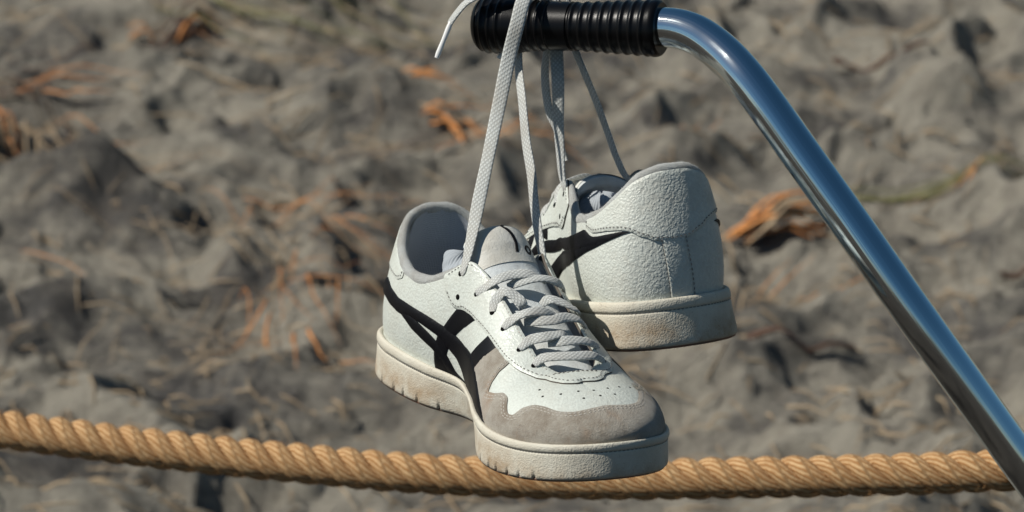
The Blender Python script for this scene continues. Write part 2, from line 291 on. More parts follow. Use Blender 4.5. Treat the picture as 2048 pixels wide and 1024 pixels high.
def panel_geo(uv, h, sm=1.2, step=1.0, gs=1.6):
    uv = densify(uv); poly = resample(LA.flat(uv[:, 0], uv[:, 1]), step, True, sm); n = len(poly)
    lo, hi = poly.min(0), poly.max(0); X, Y = np.meshgrid(np.arange(lo[0], hi[0], gs), np.arange(lo[1], hi[1], gs)); X = X + (np.arange(X.shape[0])[:, None] % 2) * gs / 2
    g = np.stack([X.ravel(), Y.ravel()], 1); g = g[inside(g, poly)]
    dmin = np.array([np.sqrt(((poly - a)**2).sum(1).min()) for a in g]) if len(g) else np.zeros(0); g = g[dmin > .75] if len(g) else g
    al = np.vstack([poly, g]) if len(g) else poly
    r = delaunay_2d_cdt([Vector(map(float, p)) for p in al], [], [list(range(n))], 1, 1e-4)
    vs = np.array([(v[0], v[1]) for v in r[0]]); fs = r[2]
    dd = np.array([np.sqrt(((poly - a)**2).sum(1).min()) for a in vs])
    pos, nor = lift(vs); hh = h * (.55 + .45 * np.clip(dd / .7, 0, 1)); top = pos + nor * hh[:, None]
    V = list(top); F = []
    for f in fs:
        a, b, c = [top[i] for i in f[:3]]; F.append(tuple(f) if np.dot(np.cross(b - a, c - a), nor[f[0]]) > 0 else tuple(f[::-1]))
    cnt = {}
    for f in F:
        for a, b in zip(f, f[1:] + f[:1]): cnt[(a, b)] = cnt.get((a, b), 0) + 1
    low = {}; nf_top = len(F)
    for (a, b) in list(cnt):
        if (b, a) not in cnt:
            for i in (a, b):
                if i not in low: low[i] = len(V); V.append(pos[i] - nor[i] * .5)
            F.append((b, a, low[a], low[b]))
    CACHE['ntop', len(V), len(F)] = nf_top
    return V, F
def stitch_geo(path_uv, off, h, pitch=2.7, ln=1.7, closed=False, sm=1.0):
    uv = densify(path_uv, closed); p = resample(LA.flat(uv[:, 0], uv[:, 1]), .5, closed, sm); tg = norm(np.gradient(p, axis=0)); p = p + np.stack([-tg[:, 1], tg[:, 0]], 1) * off
    pos, nor = lift(p); d = np.r_[0, np.cumsum(np.linalg.norm(np.diff(pos, axis=0), axis=1))]; V, F = [], []
    s0 = 1.
    while s0 + ln < d[-1]:
        A = np.array([np.interp(s0, d, pos[:, i]) for i in range(3)]); B = np.array([np.interp(s0 + ln, d, pos[:, i]) for i in range(3)]); N = norm(np.array([np.interp(s0, d, nor[:, i]) for i in range(3)]))
        t = norm(B - A); w = np.cross(N, t); k = len(V)
        for e, hh, ww in ((0, -.05, .18), (.3, .26, .26), (.7, .26, .26), (1, -.05, .18)):
            c = A + (B - A) * e + N * (h + hh); V += [c - w * ww, c + w * ww]
        for i in range(3): F.append((k+2*i, k+2*i+2, k+2*i+3, k+2*i+1))
        F += [(k, k+2, k+4, k+6), (k+1, k+7, k+5, k+3)]
        s0 += pitch * random.uniform(.94, 1.06)
    return V, F
def mir(l): return [(-u, t) for u, t in l]

MAIN = [[0.113,0.45],[0.113,0.47],[0.137,0.559],[0.165,0.592],[0.182,0.589],[0.198,0.601],[0.213,0.604],[0.227,0.6],[0.245,0.614],[0.261,0.616],[0.274,0.611],[0.287,0.601],[0.301,0.585],[0.314,0.563],[0.327,0.534],[0.337,0.504],[0.347,0.473],[0.356,0.443],[0.365,0.414],[0.375,0.387],[0.383,0.358],[0.392,0.33],[0.401,0.307],[0.412,0.289],[0.425,0.27],[0.443,0.263],[0.464,0.266],[0.484,0.275],[0.504,0.29],[0.515,0.277],[0.526,0.264],[0.539,0.254],[0.553,0.236],[0.567,0.221],[0.578,0.206],[0.59,0.191],[0.601,0.173],[0.613,0.156],[0.624,0.135],[0.635,0.112],[0.649,0.08],[0.661,0.039],[0.672,-0.006],[0.683,-0.052],[0.649,-0.111],[0.635,-0.091],[0.618,-0.076],[0.597,-0.068],[0.574,-0.07],[0.547,-0.074],[0.525,-0.072],[0.507,-0.055],[0.488,-0.041],[0.473,-0.023],[0.461,-0.003],[0.455,0.016],[0.448,0.034],[0.442,0.053],[0.436,0.073],[0.429,0.089],[0.423,0.107],[0.417,0.126],[0.407,0.145],[0.397,0.169],[0.389,0.198],[0.38,0.226],[0.372,0.257],[0.364,0.289],[0.355,0.323],[0.344,0.355],[0.333,0.387],[0.321,0.418],[0.31,0.441],[0.298,0.461],[0.287,0.477],[0.272,0.472],[0.256,0.462],[0.238,0.444],[0.226,0.439],[0.207,0.439],[0.186,0.43],[0.171,0.429],[0.149,0.41],[0.113,0.355],[0.113,0.395],[0.113,0.43]]
MAIN_B = [[0.092,0.556],[0.1,0.569],[0.109,0.584],[0.119,0.596],[0.131,0.611],[0.143,0.63],[0.155,0.646],[0.168,0.662],[0.181,0.678],[0.203,0.709],[0.217,0.744],[0.228,0.789],[0.24,0.834],[0.258,0.812],[0.282,0.778],[0.311,0.725],[0.345,0.613],[0.401,0.435],[0.439,0.408],[0.463,0.417],[0.482,0.432],[0.501,0.448],[0.522,0.467],[0.53,0.451],[0.538,0.435],[0.545,0.418],[0.534,0.362],[0.516,0.36],[0.5,0.357],[0.485,0.338],[0.47,0.323],[0.451,0.32],[0.426,0.321],[0.369,0.417],[0.31,0.549],[0.273,0.58],[0.251,0.594],[0.233,0.6],[0.217,0.599],[0.201,0.594],[0.184,0.59],[0.168,0.584],[0.154,0.578],[0.14,0.569],[0.128,0.563],[0.118,0.558],[0.108,0.557],[0.099,0.556]]
LOW = [[0.238,0.459],[0.249,0.44],[0.259,0.417],[0.268,0.392],[0.276,0.365],[0.284,0.336],[0.294,0.313],[0.304,0.288],[0.313,0.262],[0.323,0.235],[0.335,0.203],[0.346,0.171],[0.352,0.139],[0.359,0.108],[0.366,0.078],[0.372,0.05],[0.378,0.024],[0.384,-0.002],[0.394,-0.022],[0.405,-0.04],[0.416,-0.046],[0.428,-0.05],[0.434,-0.069],[0.441,-0.087],[0.455,-0.098],[0.473,-0.106],[0.51,-0.094],[0.499,-0.079],[0.488,-0.065],[0.477,-0.045],[0.468,-0.025],[0.458,-0.015],[0.449,-0.003],[0.426,-0],[0.416,0.012],[0.407,0.026],[0.401,0.052],[0.395,0.08],[0.388,0.113],[0.381,0.149],[0.375,0.174],[0.368,0.2],[0.362,0.227],[0.355,0.256],[0.348,0.286],[0.34,0.318],[0.332,0.35],[0.322,0.384],[0.312,0.417],[0.301,0.447],[0.291,0.475],[0.279,0.5],[0.266,0.521],[0.253,0.493]]
LOW_B = [[0.14,0.569],[0.152,0.572],[0.163,0.572],[0.175,0.571],[0.191,0.569],[0.209,0.563],[0.227,0.549],[0.24,0.527],[0.255,0.5],[0.273,0.467],[0.296,0.425],[0.329,0.347],[0.398,0.209],[0.429,0.171],[0.439,0.146],[0.448,0.123],[0.456,0.099],[0.463,0.066],[0.471,0.033],[0.479,-0.001],[0.493,-0],[0.506,0],[0.519,0.001],[0.516,0.032],[0.513,0.063],[0.51,0.092],[0.502,0.119],[0.495,0.144],[0.487,0.168],[0.48,0.192],[0.47,0.216],[0.459,0.24],[0.447,0.265],[0.432,0.282],[0.412,0.308],[0.369,0.411],[0.311,0.566],[0.274,0.622],[0.253,0.647],[0.236,0.663],[0.22,0.672],[0.205,0.676],[0.187,0.65],[0.17,0.622],[0.155,0.595]]
CR1 = [[0.41,0.514],[0.425,0.52],[0.443,0.544],[0.462,0.555],[0.479,0.574],[0.494,0.601],[0.486,0.546],[0.474,0.487],[0.459,0.432],[0.441,0.383],[0.429,0.345],[0.417,0.314],[0.407,0.287],[0.401,0.254],[0.394,0.221],[0.387,0.187],[0.384,0.155],[0.381,0.123],[0.382,0.089],[0.383,0.056],[0.384,0.023],[0.384,-0.01],[0.387,-0.039],[0.375,-0.037],[0.363,-0.035],[0.354,-0.028],[0.345,-0.02],[0.346,0.022],[0.347,0.065],[0.348,0.107],[0.349,0.148],[0.352,0.2],[0.356,0.25],[0.359,0.298],[0.365,0.329],[0.371,0.358],[0.376,0.386],[0.383,0.416],[0.39,0.444],[0.396,0.466],[0.403,0.488]]
CR1_B = [[0.533,0.754],[0.499,0.65],[0.494,0.587],[0.49,0.532],[0.487,0.483],[0.485,0.437],[0.508,0.502],[0.511,0.549],[0.515,0.602],[0.521,0.665]]
CR2 = [[0.542,0.623],[0.555,0.639],[0.568,0.656],[0.58,0.672],[0.579,0.622],[0.576,0.571],[0.572,0.518],[0.567,0.463],[0.562,0.402],[0.554,0.338],[0.542,0.268],[0.519,0.244],[0.497,0.222],[0.498,0.259],[0.499,0.294],[0.509,0.345],[0.517,0.394],[0.524,0.441],[0.532,0.503],[0.538,0.563]]
CR2_B = [[0.559,0.646],[0.546,0.596],[0.546,0.542],[0.546,0.493],[0.549,0.454],[0.551,0.416],[0.567,0.443],[0.583,0.473],[0.579,0.508],[0.576,0.544],[0.566,0.614]]
SUEDE = [[0.68,-0.044],[0.67,-0.003],[0.661,0.039],[0.649,0.08],[0.635,0.112],[0.624,0.135],[0.613,0.156],[0.601,0.173],[0.589,0.187],[0.576,0.199],[0.563,0.211],[0.551,0.217],[0.539,0.226],[0.529,0.237],[0.542,0.307],[0.551,0.372],[0.557,0.434],[0.566,0.495],[0.572,0.553],[0.576,0.609],[0.579,0.664],[0.589,0.677],[0.6,0.688],[0.61,0.7],[0.62,0.712],[0.627,0.694],[0.628,0.648],[0.629,0.602],[0.628,0.555],[0.631,0.51],[0.633,0.465],[0.634,0.417],[0.639,0.368],[0.643,0.317],[0.666,0.371],[0.678,0.416],[0.688,0.455],[0.712,0.431],[0.724,0.383],[0.733,0.337],[0.742,0.301],[0.75,0.263],[0.761,0.261],[0.769,0.265],[0.773,0.303],[0.777,0.34],[0.78,0.377],[0.788,0.403],[0.796,0.428],[0.805,0.454],[0.82,0.463],[0.835,0.47],[0.85,0.463],[0.864,0.454],[0.878,0.443],[0.889,0.45],[0.9,0.456],[0.911,0.46],[0.921,0.479],[0.931,0.497],[0.941,0.514],[0.951,0.532],[0.963,0.552],[0.976,0.571],[0.989,0.587],[1,0.586],[1.012,0.576],[1.023,0.564],[1.035,0.549],[1.047,0.531],[1.061,0.523],[1.075,0.513],[1.121,0.525],[1.18,0.529],[1.2,0.47],[1.225,0.33],[1.25,0.26],[1.27,0.34],[1.29,0.43],[1.32,0.45],[1.345,0.33],[1.36,0.3],[1.37,0.5],[1.372,0.72],[1.4,0.74],[1.43,0.66],[1.44,0.4],[1.44,0.27],[1.4,0.17],[1.365,0.11],[1.34,0.035],[1.32,-0.05],[1.3,-0.14],[1.26,-0.14],[1.22,-0.14],[1.18,-0.14],[1.14,-0.14],[1.1,-0.14],[1.06,-0.14],[1.02,-0.14],[0.98,-0.14],[0.94,-0.14],[0.9,-0.14],[0.86,-0.14],[0.82,-0.14],[0.78,-0.14],[0.74,-0.14],[0.7,-0.14]]
EYE_M = [[0.363,0.905],[0.373,0.73],[0.383,0.615],[0.397,0.53],[0.413,0.495],[0.445,0.515],[0.485,0.545],[0.522,0.585],[0.578,0.635],[0.615,0.67],[0.643,0.72],[0.66,0.745],[0.683,0.78],[0.698,0.775],[0.758,0.75],[0.822,0.8],[0.91,0.9]]
EYE_L = [[-0.89,0.885],[-0.80,0.79],[-0.72,0.745],[-0.68,0.75],[-0.66,0.74]] + [[-a, b] for a, b in EYE_M[:12][::-1]]
EYE = [[0.362,.97]] + EYE_M + EYE_L + [[-.362,.97],[-.41,1.],[-.46,1.],[-.52,1.],[-.6,1.],[-.65,1.],[-.69,1.],[-.70,.995],[.70,.995],[.69,1.],[.65,1.],[.6,1.],[.52,1.],[.46,1.],[.41,1.]]
EYELETS = [[0.403,0.85],[0.41,0.605],[0.47,0.735],[0.522,0.785],[0.562,0.81],[0.615,0.86],[0.658,0.89]]
PERF = [[0.768,0.625],[0.805,0.575],[0.857,0.675],[0.918,0.78],[0.938,0.685],[-0.992,0.845],[-0.995,0.75],[-0.918,0.78],[-0.94,0.7],[-0.862,0.7],[-0.82,0.6]]
CNT_B = [[0.238,0.95],[0.235,0.855],[0.208,0.76],[0.155,0.68],[0.103,0.58],[0.075,0.505],[0.048,0.445],[0.012,0.43],[-0.022,0.445],[-0.050,0.505],[-0.078,0.58],[-.13,.68],[-.185,.76],[-.212,.855],[-.215,.95]]
COUNTER = CNT_B + [[-u, .958] for u in (.18, .12, .06, 0, -.06, -.12, -.18)]
STRIP = [[.035,.47],[.026,.22],[.017,-.1],[-.022,-.1],[-.015,.22],[-.008,.47]]
NOTCH = [0.1725, 0.224, 0.2615, 0.3075, 0.367, 0.6885, 0.7265, 0.7525, 0.7855, 0.815, 0.8495]
LACES = [
 [[119,-26,76.3],[121,-23,81.7],[127,-18,87.7],[128,-10,89.8],[131,1,90],[133,9,85]],
 [[128,-12,83],[131,-8,85.8],[134,-1,88],[135,8,88],[135,16,85],[136,23,76.5]],
 [[137,-24.5,69.8],[134,-23,76.1],[136,-18,83.1],[141,-14,81.3],[146,-12,77],[145,-12,73.5]],
 [[145,1,75.6],[146,5,78.9],[149,11,77.8],[152,18.5,74],[152,23,69]],
 [[149,-24,64.5],[151,-21,70.3],[155,-15,75.0],[156,-4,75.6],[154,6,71.9]],
 [[154,-14,69.5],[160,-9,71.5],[163,0,72],[161,8,72.3],[160,16,70.5],[163,23.5,63]],
 [[166,-22.5,57.5],[169,-18,63.6],[173,-11,66],[172,-2,66.4],[167,6,64.2]],
 [[172,-8,61.5],[177,-2,63.8],[178,7,63.8],[176,16,61],[173,23,56.5]],
 [[179,-21,52],[183,-18,56.8],[187,-10,58.6],[190,0,58.7],[189,11,57.6],[186,20.5,51.5]]]

def ribbon_geo(path, nrmls, widths, thick, step=.0012, seg=12):
    """flat lace along path; normals and widths per control point; uv: x = metres along, y = across"""
    ctl = np.hstack([np.asarray(path, float), np.asarray(nrmls, float), np.asarray(widths, float)[:, None]])
    r, d = spline(ctl, step); P = r[:, :3]; T = norm(np.gradient(P, axis=0)); N = norm(r[:, 3:6] - (r[:, 3:6] * T).sum(1, keepdims=True) * T); B = np.cross(T, N)
    V, UV = [], []; a = np.linspace(0, 2 * np.pi, seg, endpoint=False)
    for i in range(len(P)):
        c, s_ = np.cos(a), np.sin(a); X = np.sign(c) * np.abs(c)**.8 * r[i, 6] / 2; Z = np.sign(s_) * np.abs(s_)**.7 * thick / 2
        V += list(P[i] + B[i] * X[:, None] + N[i] * Z[:, None]); UV += [(d[i], .5 + x / (r[i, 6] + 1e-9)) for x in X]
    F = grid_faces(len(P), seg, closed_v=True, flip=False); F += [tuple(range(seg))[::-1], tuple((len(P) - 1) * seg + k for k in range(seg))]
    return V, F, UV
def disc_geo(c, n, r, k=12):
    t = norm(np.cross(n, [0.3, .5, .8])); b = np.cross(n, t); a = np.linspace(0, 2*np.pi, k, endpoint=False)
    V = [c + n * .12] + [c + (t * math.cos(x) + b * math.sin(x)) * r + n * .10 for x in a] + [c + (t * math.cos(x) + b * math.sin(x)) * r - n * .5 for x in a]
    F = [(0, 1 + i, 1 + (i + 1) % k) for i in range(k)] + [(1 + i, 1 + k + i, 1 + k + (i + 1) % k, 1 + (i + 1) % k) for i in range(k)]
    return V, F
TC = herm([0, .17, .37, .56, .72, .86, 1.], [(196,0,46),(172,0,56),(142,0,71),(117,0,85),(103,0,95),(94,0,103),(86,0,107.5)])
def tongue_pt(a, b, top=1., side=1):
    """a along (0 vamp, 1 tip), b across -1..1; side = +1 face, -1 underside"""
    a = np.asarray(a, float); b = np.asarray(b, float); c = TC(a * top); t = norm(TC(a * top + .01) - TC(a * top - .01)); n = np.stack([-t[..., 2], 0 * a, t[..., 0]], -1); n = n * np.sign(n[..., 2:3] + 1e-9)
    Rr = np.interp(a, [0, .6, 1], [30, 30, 25]); wd = np.interp(a, [0, .3, .7, 1], [15, 17, 22, 23]) * np.where(a > .93, np.sqrt(np.clip(1 - ((a - .93) / .11)**2, .3, 1)), 1)
    th = b * wd / Rr; y = Rr * np.sin(th); dr = Rr * (1 - np.cos(th)) * np.interp(a, [0, .5, 1], [.4, .6, 1.1])
    thk = np.interp(a, [0, .6, .8, 1], [1.5, 2.2, 4.2, 3.6]) * np.sqrt(np.clip(1 - b**4, 0, 1)) * np.sqrt(np.clip((1.0 - a) / .05, 0, 1))
    return c + n * (side * thk - dr)[..., None] + np.stack([0 * a, y, 0 * a], -1)

def cached(k, f):
    if k not in CACHE: CACHE[k] = f()
    return CACHE[k]
SIZE = (1.0, 1.025)
def make_shoe(k):
    flip = k == 1; p = LA.pose[k]; MG = 'leather_grain' if k else 'leather'
    root = empty('sneaker', ['worn white leather left sneaker hanging toe towards the viewer in front of the other shoe', 'worn white leather right sneaker seen from its heel, hanging behind the other shoe'][k], 'sneaker', 'pair of white sneakers hanging by their laces')
    r = Vector(p[:3]); Rm = Matrix.Rotation(r.length, 4, r.normalized()); root.matrix_world = CW @ Matrix.Translation(Vector(p[3:6]) * .001 * SIZE[k]) @ Rm @ Matrix.Scale(SIZE[k], 4)
    def add(name, V, F, mt, uvs=None, parent=None, **kw):
        V = np.array(V, float) * .001
        if flip: V[:, 1] *= -1; F = [tuple(f)[::-1] for f in F]
        return obj(name, V, F, mt, parent or root, uvs=uvs, **kw)
    # upper shell
    _Tc = np.minimum(_T, np.interp(np.abs(_U), [0, .40, .425], [.955, .955, 1.])); up_ = add('upper', LA.S(_U, _Tc).reshape(-1, 3), _F, M['leather']); up_.data.materials.append(M[MG]); up_.data.polygons.foreach_set('material_index', [1 if min(abs(_ug[i // 46]), 9) < .33 else 0 for i in range(len(_F))])
    # midsole
    us = np.linspace(-1, 1, 721)[:-1]; ex = np.concatenate([[c - .0042, c - .0034, c + .0034, c + .0042] for c in NOTCH]); us = np.sort(np.r_[us, ex, -np.array([.18,.25,.3,.35,.7,.74,.78,.82,.85])]); us = us[np.r_[True, np.diff(us) > 5e-4]]
    bo = LA.boff(us); nt_ = np.array([min(abs(u - c) for c in NOTCH) for u in us]) < .0036; rows = []
    prof = [(-2.2, 0.02), (-.9, 0.015), (-.2, .05), (0, .10), (.0, .17), (-.15, .30), (-.35, .45), (-.5, .60), (-.6, .70), (-.7, .735), (-1.5, .75), (-1.5, .765), (-.55, .78), (-.15, .82), (-.05, .88), (-.3, .95), (-.9, .99), (-1.8, 1.0), (-3.0, .975), (-4.5, .90)]
    for o, f in prof:
        b_ = bo + (3.9 - bo) * np.clip(f, 0, 1); off = b_ + o
        if f < .16: off = off - np.where(nt_, 1.6, 0)
        rows.append(LA.sole(us, off, np.full(len(us), f)))
    V = np.stack(rows, 1).reshape(-1, 3); nu = len(us); F = grid_faces(nu, len(prof), closed_u=True, flip=False)
    mid = add('midsole', V, F, M['rubber'])
    # stitched groove thread
    V, F = [], []; d = np.linspace(-1, 1, 300)
    for u in d:
        a, c = LA.sole(np.array([u, u + .0042]), LA.boff(np.array([u, u])) * .25 + 3.9 * .75 - .85, np.array([.757, .757])); nn = np.r_[LA.nrm(np.array([u]))[0], 0]; kk = len(V); z = np.array([0, 0, .25])
        V += [a - z, a + z, c + z, c - z, (a + c) / 2 - z * .8 + nn * .28, (a + c) / 2 + z * .8 + nn * .28]; F += [(kk, kk+4, kk+5, kk+1), (kk+4, kk+3, kk+2, kk+5)]
    s_ = add('sole_stitching', V, F, M['thread'], parent=mid); s_['kind'] = 'stuff'
    # outsole
    us2 = np.linspace(-1, 1, 401)[:-1]; R_ = [LA.sole(us2, LA.boff(us2) + o, np.full(400, f)) for o, f in ((-1.6, .06), (-1.2, .03), (-1.4, -.02), (-2.4, -.035), (-8, -.035))]
    V = np.stack(R_, 1).reshape(-1, 3); F = grid_faces(400, 5, closed_u=True, flip=True); nv = len(V); V = list(V)
    for i in range(400): pass
    xs = [LA.sole(np.array([u]), np.array([-16.]), np.array([-.035]))[0] for u in us2]
    cx = np.array([(v[0], v[1] * .35, v[2]) for v in xs]); V += list(cx); F += [(i*5+4, nv+i, nv+(i+1) % 400, ((i+1) % 400)*5+4) for i in range(400)]; F.append(tuple(range(nv, nv+400)))
    o = add('outsole', V, F, M['gum'])
    # overlays
    for nm, uv, h, mt, nmirr in (('toe_cap', SUEDE, .9, 'suede', 0), ('stripe', (CR2, CR2_B), .75, 'black', 1), ('stripe', (CR1, CR1_B), .75, 'black', 1), ('stripe', (LOW, LOW_B), .95, 'black', 1), ('stripe', (MAIN, MAIN_B), 1.2, 'black', 1), ('heel_strip', STRIP, .95, 'leather_grain', 0), ('heel_counter', COUNTER, 1.35 if k else .9, 'leather_grain', 0), ('eyestay', EYE, 1.6, 'leather', 0)):
        for sd in ((0, 1) if nmirr else (0,)):
            poly_uv = uv[k if sd == 0 else 1] if nmirr else uv
            V, F = cached((nm, h, len(poly_uv), sd), lambda: panel_geo(mir(poly_uv) if sd else poly_uv, h, sm=(1.6 if nm == 'stripe' and h < .8 else 1.0) if mt == 'black' else 1.4)); q_ = add(nm, V, F, M[MG if mt == 'leather_grain' else mt], autosmooth=50)
            if mt != 'black': q_.data.materials.append(M['cut']); nt0 = CACHE['ntop', len(V), len(F)]; q_.data.polygons.foreach_set('material_index', [0 if i < nt0 else 1 for i in range(len(F))])
            if nm == 'toe_cap': q_['label'] = 'scuffed grey suede toe cap with scalloped edge'
    # stitching rows
    rows = [(EYE_M[1:14], 1.6, 1.62, 'thread'), (EYE_M[12:] + EYE_L[:5], 1.6, 1.62, 'thread'), (EYE_L[4:-1], 1.6, 1.62, 'thread'), ([(.715,.86),(-.73,.83)], 0, 1.62, 'thread'), ([(.72,.83),(-.74,.81)], 0, 1.62, 'thread'),
            (SUEDE[23:74], -1.7, .92, 'thread_light'), (SUEDE[25:73], -3.4, .92, 'thread_light'),
            (CNT_B, -1.8, 1.38 if k else .93, 'thread'), ([STRIP[0], STRIP[1], STRIP[2]], 1.1, .97, 'thread'), ([STRIP[5], STRIP[4], STRIP[3]], -1.1, .97, 'thread'),
            ([[.47,.97],[.52,.965],[.6,.955],[.65,.95],[.68,.94]], 0, 1.62, 'thread_light'), (mir([[.47,.97],[.52,.965],[.6,.955],[.65,.95],[.68,.94]]), 0, 1.62, 'thread_light'), ([[.372,.93],[.38,.94],[.40,.95],[.42,.955],[.44,.96]], 0, 1.62, 'thread')]
    for tn in ('thread', 'thread_light'):
        V, F = [], []
        for i, (pth, off, h, t_) in enumerate(rows):
            if t_ != tn: continue
            v, f = cached(('st', i, h), lambda: stitch_geo(pth, off, h)); kk = len(V); V += v; F += [tuple(x + kk for x in g) for g in f]
        q_ = add('stitching', V, F, M[tn]); q_['kind'] = 'stuff'
    rs = np.random.RandomState(8); V, F = [], []
    for _ in range(260):
        u0 = -.80 + rs.uniform(-.03, .03); t0 = .50 + rs.uniform(-.06, .06); c = LA.S(u0, t0); n = LA.N(u0, t0); d_ = norm(n + rs.normal(0, .9, 3)); s_ = norm(np.cross(d_, rs.normal(0, 1, 3))); kk = len(V); V += [c + n*.6 - s_*.12, c + n*.6 + s_*.12, c + n*.6 + d_*rs.uniform(.8, 2.6)]; F.append((kk, kk+1, kk+2))
    q_ = add('frayed_edge', V, F, M['suede'], smooth=False); q_['kind'] = 'stuff'
    # eyelets and vent holes
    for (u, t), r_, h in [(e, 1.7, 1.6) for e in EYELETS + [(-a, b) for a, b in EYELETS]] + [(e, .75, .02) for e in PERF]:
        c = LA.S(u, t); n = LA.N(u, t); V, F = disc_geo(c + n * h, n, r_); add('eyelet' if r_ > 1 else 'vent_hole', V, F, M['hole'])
    # collar roll, lining, footbed
    uc = np.linspace(-.415, .415, 160); qc = LA.S(uc, .972); nc = np.hstack([LA.nrm(uc), np.zeros((160, 1))]); tt = norm(np.gradient(qc, axis=0)); up = norm(np.cross(tt, nc)); up *= np.sign(up[:, 2:3])
    V = []; UV = []; ang = np.linspace(0, 2*np.pi, 14, endpoint=False); thin = np.interp(np.abs(uc), [0, .3, .38, .415], [1, 1, .75, .5])
    for i in range(160):
        for a in ang:
            rr = 3.7 * thin[i] * (1 + .05 * math.sin(uc[i] * 90) * (1 if i % 7 else 0)); V.append(qc[i] - nc[i] * 2.6 * thin[i] + up[i] * (-.9) + nc[i] * math.cos(a) * rr * .9 + up[i] * math.sin(a) * rr)
    add('collar_padding', V, grid_faces(160, 14, closed_v=True), M['lining'], autosmooth=None)
    rs = np.random.RandomState(5); V2, F2 = [], []
    Va = np.array(V).reshape(160, 14, 3)
    for _ in range(5200):
        i = rs.randint(1, 158); j = rs.randint(0, 8); c = Va[i, j]; ctr = Va[i].mean(0); n = norm(c - ctr + rs.normal(0, .8, 3)); c = c + (Va[i+1, (j+1) % 14] - c) * rs.rand(); s = norm(np.cross(n, rs.normal(0, 1, 3))); kk = len(V2); L = rs.uniform(.4, 1.1)
        V2 += [c - s * .06 - n * .3, c + s * .06 - n * .3, c + n * L + rs.normal(0, .25, 3)]; F2.append((kk, kk+1, kk+2))
    fz_ = add('fuzz', V2, F2, M['lining'], smooth=False); fz_['kind'] = 'stuff'
    ul = np.linspace(-.76, .76, 220); tl = np.linspace(-.05, .97, 26); Ug, Tg = np.meshgrid(ul, tl, indexing='ij'); ins = np.interp(np.abs(Ug), [0, .38, .44, .76], [5.5, 5.5, 1.6, 1.2]); pad = 2.0 * np.exp(-((Tg - .7) / .2)**2) * (np.abs(Ug) < .42)
    V = LA.S(Ug, Tg) - LA.N(Ug, Tg) * (ins + pad)[..., None]; add('lining', V.reshape(-1, 3), grid_faces(220, 26, flip=True), M['knit'], uvs=np.stack([Ug.ravel(), Tg.ravel()], 1))
    uf = np.linspace(-1, 1, 201)[:-1]; V = LA.sole(uf, np.full(200, -2.), np.full(200, 1.06)); add('footbed', V, [tuple(range(200))], M['knit'])
    # tongue
    top = .97 if k == 0 else .66
    na, nb = 60, 28; A, B = np.meshgrid(np.linspace(0, 1, na), np.linspace(-1, 1, nb), indexing='ij'); wr = lambda a, b: 0.5 * np.sin(a * 55 + b * 2)[..., None] * (a > .55)[..., None] * np.array([0, 0, .5])
    V1 = tongue_pt(A, B, top, 1) + wr(A, B); V2 = tongue_pt(A, B, top, -1); V = np.vstack([V1.reshape(-1, 3), V2.reshape(-1, 3)]); F = grid_faces(na, nb, flip=False); F += [tuple(x + na * nb for x in f)[::-1] for f in F]
    tg_ = add('tongue', V, F, M['tongue'])
    A, B = np.meshgrid(np.linspace(.66, .985, 24), np.linspace(-.985, .985, 28), indexing='ij'); V = tongue_pt(A, B, top, 1); V[..., 2] += .45; add('tongue_patch', V.reshape(-1, 3), grid_faces(24, 28), M['tongue_top'], parent=tg_)
    def mark(pts, rad_):
        P = np.array([tongue_pt(np.array(a), np.array(b), top, 1) + [-.1, 0, .62] for a, b in pts]); P, _ = spline(P, .5); T = norm(np.gradient(P, axis=0)); V = []
        for i in range(len(P)):
            s = norm(np.cross(T[i], [0.45, .25, .85])); V += [P[i] - s * rad_ - [0, 0, .3], P[i] - s * rad_ + [0, 0, .15], P[i] + s * rad_ + [0, 0, .15], P[i] + s * rad_ - [0, 0, .3]]
        return add('tongue_mark', V, grid_faces(len(P), 4, closed_v=True), M['black'], parent=tg_)
    mark([(.955, .05), (.89, .20), (.81, .27), (.72, .22)], 1.15); mark([((.75 + .028 * math.cos(x)), .64 + .085 * math.sin(x)) for x in np.linspace(0, 2*np.pi, 14)], .85)
    # ribbed cloth tucked in the opening
    c, rd = ((np.array([60, -6, 75.]), (15, 13, 10)), (np.array([97, -5, 74.]), (16, 11, 9)))[k]; na, nb = 40, 156; V = []; UV = []
    for i in range(na):
        for j in range(nb):
            th = math.pi * i / (na - 1) * .62; ph = 2 * math.pi * j / nb; rr = 1 + .035 * math.sin(ph * 30 + 3.5 * math.sin(th * 2.2) + 2 * math.sin(ph * 3)) + .20 * math.sin(ph * 3 + 1 + 2.5 * th) * math.sin(th) + .08 * math.sin(ph * 5 + 4 * th)
            V.append(c + np.array([rd[0] * math.sin(th) * math.cos(ph) * rr, rd[1] * math.sin(th) * math.sin(ph) * rr, rd[2] * math.cos(th) * rr]))
    add('ribbed_cloth', V, grid_faces(na, nb, closed_v=True, flip=True), M['cloth'])
    # laces across the throat
    rl = random.Random(3)
    def ey(i, sd): u, t = EYELETS[i]; u = u if sd < 0 else -u; return list(LA.S(u, t) + LA.N(u, t) * 1.4)
    ENDS = {0: (2, None), 1: (None, 2), 2: (3, None), 3: (None, 3), 4: (4, None), 5: (None, 4), 6: (5, None), 7: (None, 5), 8: (6, 6)}
